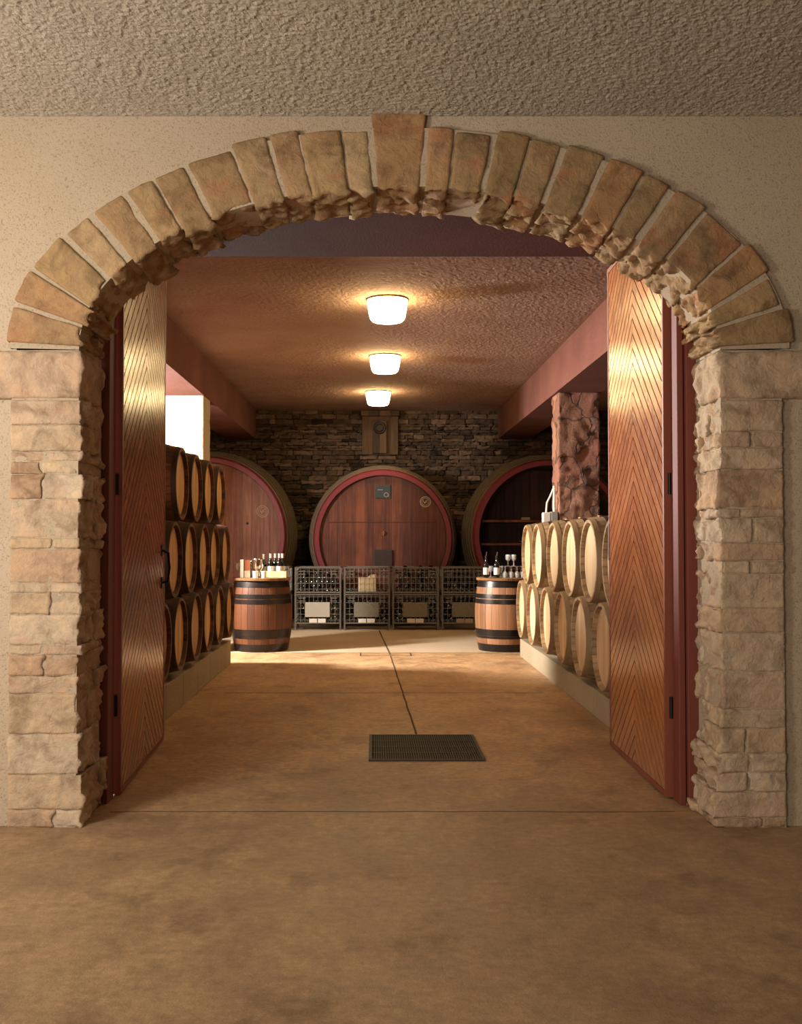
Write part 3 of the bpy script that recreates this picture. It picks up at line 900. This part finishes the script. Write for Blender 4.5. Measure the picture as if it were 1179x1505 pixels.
# left barrel table
def put(o, dx, dy, dz=0, base=(BLx, BLy)): o.location = (base[0]+dx, base[1]+dy, ZT+dz); return o
def PXL(px): return (px-550)/112.5-BLx     # lateral spot on the table seen at that column
bx = empty('wooden_box', (BLx+.205, BLy-.05, ZT)); tag(bx, 'low pale wooden bottle box on the left barrel table', 'box')
m = MB()
for a in ((-.14,.13,-.10,-.09),(-.14,.13,.09,.10),(-.14,-.13,-.09,.09),(.12,.13,-.09,.09)): m.box(*a, .0, .085)
m.build('sides', M['carton'], bx); m = MB(); m.box(-.13,.12,-.09,.09,.0,.008); m.build('bottom', M['carton'], bx)
bw = bottle('wine_bottle', M['bottle'], M['label'], M['foil'])
spots = [(.025,.02,'dark wine bottle with white cap standing outside the box, behind the ice bucket'),
         (.125,-.095,'dark wine bottle with white cap at the left end of the wooden box'),
         (.178,-.01,'dark wine bottle with white cap second from left in the wooden box'),
         (.24,-.095,'dark wine bottle with white cap second from right in the wooden box'),
         (.275,-.015,'dark wine bottle with white cap at the right end of the wooden box')]
for k, (dx, dy, lb) in enumerate(spots):
    o = bw if k == 0 else copy_tree(bw); put(o, dx, dy, .009 if k else .001); tag(o, lb, 'bottle', 'white capped bottles on the left barrel table'); o.rotation_euler = (0,0,k)
bk = empty('ice_bucket', (BLx-.035, BLy-.10, ZT)); tag(bk, 'shiny steel ice bucket on the left barrel table', 'bucket')
m = MB(); m.lathe([(0,0),(.06,0),(.062,.008),(.03,.02),(.03,.06),(.055,.09),(.078,.13),(.084,.235),(.09,.24),(.088,.246),(.080,.24),(.074,.13),(.05,.10),(0,.095)], 32); m.build('bowl', M['steel'], bk, smooth=True)
for s in (-1, 1):
    m = MB(); m.tube([(s*(.083+.025*math.sin(PI*i/6)), 0, .17+.05*i/6) for i in range(7)], .005, 6); m.build('handle', M['steel'], bk, smooth=True)
mc = empty('menu_stand', (BLx-.19, BLy-.13, ZT)); tag(mc, 'upright menu holder with white edge on the left barrel table', 'menu stand')
m = MB(); m.bbox(-.075,-.030,-.02,.02,0,.235,.004); m.build('holder', M['white'], mc)
m = MB(); m.bbox(-.030,.055,-.008,.008,.02,.23,.002); m.build('menu_page', M['menu'], mc)
m = MB(); m.bbox(-.030,.055,-.012,.012,0,.09,.002); m.build('price_strip', M['tag_dim'], mc)
def cup(dx, dy, lb):
    m = MB(); m.lathe([(0,0),(.030,0),(.036,.09),(.034,.09),(.028,.004),(0,.004)], 24); o = m.build('paper_cup', M['white'], smooth=True); put(o, dx, dy); tag(o, lb, 'cup')
cup(-.055, -.25, 'white cup at the foot of the ice bucket'); cup(.055, -.26, 'white cup between the ice bucket and the wooden box')
gls = glassware()
for k, (dx, dy) in enumerate([(-.30,.0),(-.27,.09),(-.19,.05)]):
    o = gls if k == 0 else gls.copy()
    if k: COL.objects.link(o)
    put(o, dx, dy); tag(o, 'clear wine glass at the left edge of the left barrel table', 'glass', 'glasses on the left barrel table')
# right barrel table
b1 = bottle('wine_bottle', M['bottle'], M['label'], M['black_foil'], pourer=True, h=.28)
put(b1, -.26, -.10, 0, (BRx, BRy)); tag(b1, 'dark bottle with white label and pourer at the left edge of the right barrel table', 'bottle', 'bottles on the right barrel table')
b2 = copy_tree(b1); put(b2, -.125, -.12, 0, (BRx, BRy)); tag(b2, 'dark wine bottle with white label and pourer beside the glasses on the right barrel table', 'bottle', 'bottles on the right barrel table')
g2 = glassware('wine_glass', .8)
rnd = random.Random(2)
spots = [(-.19,.02,0),(-.06,0,0)] + [(-.01+.075*i, -.13+.075*j, 0) for i in range(4) for j in range(3)]
for k, (dx, dy, dz) in enumerate(spots):
    o = g2 if k == 0 else g2.copy()
    if k: COL.objects.link(o)
    put(o, dx+rnd.uniform(-.004,.004), dy, dz, (BRx, BRy))
    if k < 2: lb = ['clear wine glass standing behind and between the two bottles on the right barrel table', 'clear wine glass just right of the second bottle on the right barrel table'][k]; gr = 'pair of glasses near the bottles'
    else: lb = 'clear upturned wine glass in the cluster on the right barrel table'; gr = 'cluster of glasses on the right barrel table'
    if k >= 2: o.rotation_euler = (PI,0,0); o.location.z += .148
    tag(o, lb, 'glass', gr)
for k, (dx, dy) in enumerate([(.03,-.09),(.105,-.09),(.03,-.02),(.105,-.02)]):
    o = g2.copy(); COL.objects.link(o); put(o, dx, dy, .149, (BRx, BRy)); tag(o, 'clear wine glass standing on top of the upturned glasses, right barrel table', 'glass', 'glasses topping the cluster')

# ------------------------------------------------------------------ wire crates
YK = 16.36; KD = .62
def crate(w, h, foot, plate, tags_, open_top):
    root = empty('wire_crate')
    x0, x1 = -w/2, w/2
    m = MB(); p = .026
    for xx in (x0, x1-p):
        for yy in (0, KD-p): m.box(xx, xx+p, yy, yy+p, 0, h)
    for zz in (foot, h-.022):
        for yy in (0, KD-p): m.box(x0+p, x1-p, yy+.002, yy+p-.002, zz, zz+.022)
        for xx in (x0, x1-p): m.box(xx+.002, xx+p-.002, p, KD-p, zz, zz+.022)
    m.build('frame', M['crate_frame'], root)
    m = MB(); r = .0023
    zz = foot+.022+.04
    zs = []
    while zz < h-.03: zs.append(zz); zz += .092
    for q in zs:
        for yy in (.012, KD-.012): m.box(x0+p, x1-p, yy-r, yy+r, q-r, q+r)
        for xx in (x0+.012, x1-.012): m.box(xx-r, xx+r, p, KD-p, q-r, q+r)
    n = 10
    for i in range(1, n):
        xx = x0+p+(w-2*p)*i/n
        for yy in (.012, KD-.012): m.box(xx-r, xx+r, yy-2*r, yy, foot, h-.01)
        m.box(xx-r, xx+r, 0, KD, foot+.004, foot+.010)
    for i in range(1, 9):
        yy = p+(KD-2*p)*i/9
        for xx in (x0+.012, x1-.012): m.box(xx-r, xx+r, yy-r, yy+r, foot, h-.01)
        m.box(x0, x1, yy-r, yy+r, foot+.010, foot+.016)
    m.build('wire_mesh', M['wire'], root)
    for s in (-1, 1):
        m = MB(); cx = s*(w/2-.12); m.box(cx-.055, cx+.055, -.008, .0, h-.12, h-.105); m.box(cx-.055, cx+.055, -.008, 0, h-.075, h-.06)
        m.box(cx-s*.03-.007, cx-s*.03+.007, -.010, 0, h-.16, h-.05); m.build('latch', M['crate_frame'], root)
    if plate:
        m = MB(); m.bbox(-.20,.19,-.016,-.010,foot+.11,foot+.345,.002); m.build('sign_plate', plate, root)
    if tags_:
        for a, b in ((-.135,-.012),(.002,.125)):
            m = MB(); m.bbox(a, b, -.014, -.008, foot+.018, foot+.085, .001); m.build('paper_tag', tags_, root)
    return root
names = ['leftmost', 'first fully visible', 'second', 'third', 'fourth']
cxs = [-1.72, -.895, -.115, .66, 1.445]
cws = [.74,.74,.735,.74,.74]
wb = bottle('lying_wine_bottle', M['bottle'], None, None, 10)
wb_used = [False]
rb = random.Random(9)
def lay(crate_x, z0, w, rows, cols, lb, grp, yy0, partial=0, skip=None):
    pitch = (w-.08)/cols
    for r_ in range(rows):
        c_ = cols-(r_ % 2)
        for c in range(c_):
            if partial and r_ == rows-1 and rb.random() < partial: continue
            xq = crate_x-w/2+.04+pitch*(c+.5+(.5 if r_ % 2 else 0))
            if skip and skip[0] < xq-crate_x < skip[1]: continue
            if not wb_used[0]: o = wb; wb_used[0] = True
            else: o = copy_tree(wb)
            x = crate_x-w/2+.04+pitch*(c+.5+(.5 if r_ % 2 else 0))
            neck = rb.random() < .45
            o.rotation_euler = (R(90 if neck else -90), 0, rb.uniform(-.010,.010))
            o.location = (x, yy0+(.33 if neck else .02)+rb.uniform(0,.02), z0+.040+r_*.069)
            tag(o, lb, 'bottle', grp)
pos = ['behind the left barrel table', 'beside the left barrel table', 'second from the left barrel table', 'third from the left barrel table', 'beside the right barrel table']
for i, (cx, w) in enumerate(zip(cxs, cws)):
    FT = .10
    plate = M['plate_clean'] if i == 1 else M['plate']
    lo = crate(w, .575, FT, plate, M['tag_white'] if i < 4 else M['tag_dim'], False); lo.location = (cx, YK, 0)
    tag(lo, 'lower wire crate with %s plate and paper tags, %s' % ('pale clean' if i == 1 else 'grey stained', pos[i]), 'crate', 'wire crates in front of the casks')
    up = crate(w, .425, .012, None, None, True); up.location = (cx, YK, .577)
    extra = ['holding nothing visible', 'full of dark bottles', 'holding a cardboard carton', 'heaped with dark bottles', 'holding a single layer of bottles'][i]
    if i == 0: extra = 'seen past the barrel edge'
    tag(up, 'upper wire crate %s, %s' % (extra, pos[i]), 'crate', 'wire crates in front of the casks')
    if i > 0:
        lay(cx, FT+.018, w, 5, 8, 'dark wine bottle lying in the lower wire crate %s' % pos[i], 'bottles in lower crate %s' % pos[i], YK+.02)
    if i == 1: lay(cx, .577+.030, w, 5, 8, 'dark wine bottle lying in the upper wire crate just right of the left barrel table', 'bottles in upper crate just right of the left barrel table', YK+.02)
    if i == 3: lay(cx, .577+.030, w, 6, 8, 'dark wine bottle heaped in the overfull upper wire crate third from the left barrel table', 'bottles in the overfull upper crate', YK+.02, .3)
    if i == 4: lay(cx, .577+.030, w, 2, 8, 'dark wine bottle in the sparse upper wire crate beside the right barrel table', 'bottles in the sparse upper crate', YK+.02, .4)
    if i == 2: lay(cx, .577+.030, w, 1, 8, 'dark wine bottle lying beside the carton in the second upper wire crate', 'bottles around the carton', YK+.02, 0, (-.18,.19))
cb = empty('cardboard_carton', (cxs[2]+.0, YK+.17, .577+.030)); tag(cb, 'cream cardboard carton with raised flap inside the second wire crate', 'carton')
m = MB(); m.bbox(-.135,.145,-.12,.12,0,.225,.004); m.build('box_body', M['carton'], cb)
m = MB(); m.prism([(.0,.22),(.14,.22),(.15,.275),(.06,.27)], lambda u,v,d: (u,d,v), -.02, -.015); m.build('flap', M['carton'], cb)

# ------------------------------------------------------------------ lights
def area(name, loc, target, sx, sy, power, col, spread=180):
    l = bpy.data.lights.new(name, 'AREA'); l.shape = 'RECTANGLE'; l.size = sx; l.size_y = sy; l.energy = power; l.color = col; l.spread = R(spread)
    o = bpy.data.objects.new(name, l); COL.objects.link(o); o.location = loc
    o.rotation_euler = (Vector(target)-Vector(loc)).to_track_quat('-Z', 'Y').to_euler(); return o
# daylight through the cellar window
area('window_daylight', (-XWL-.02, 11.7, 2.98), (1.7, 9.4, 1.7), .56, .62, 1220, (1,.93,.86))
# hall: lamp high on the left behind the camera, plus an added fill
area('hall_lamp_left', (-3.1, 2.4, 2.2), (-1.9, 5.4, 2.3), .8, .8, 118, (1,.91,.82))
area('hall_fill_light', (-3.2, -2.9, 1.3), (-1.6, 5.4, 2.0), 2.2, 2.2, 200, (1,.89,.79))  # added fill, no entrance is modelled; brightens the hall ceiling and walls
w = bpy.data.worlds.new('world'); S.world = w; w.use_nodes = True
bg = w.node_tree.nodes['Background']; bg.inputs[0].default_value = (1,.87,.72,1); bg.inputs[1].default_value = .25

# ------------------------------------------------------------------ camera
cam = bpy.data.cameras.new('camera'); co = bpy.data.objects.new('camera', cam); COL.objects.link(co)
cam.sensor_fit = 'HORIZONTAL'; cam.sensor_width = 36; cam.lens = 36*1510/1179
co.location = (0,0,H); co.rotation_euler = (R(90)+math.atan(39.5/1510), 0, 0); cam.shift_x = 39.5/1179
cam.clip_end = 100
S.camera = co
S.view_settings.view_transform = 'Standard'; S.view_settings.look = 'None'; S.view_settings.gamma = 1
S.view_settings.use_curve_mapping = False; S.view_settings.exposure = 0
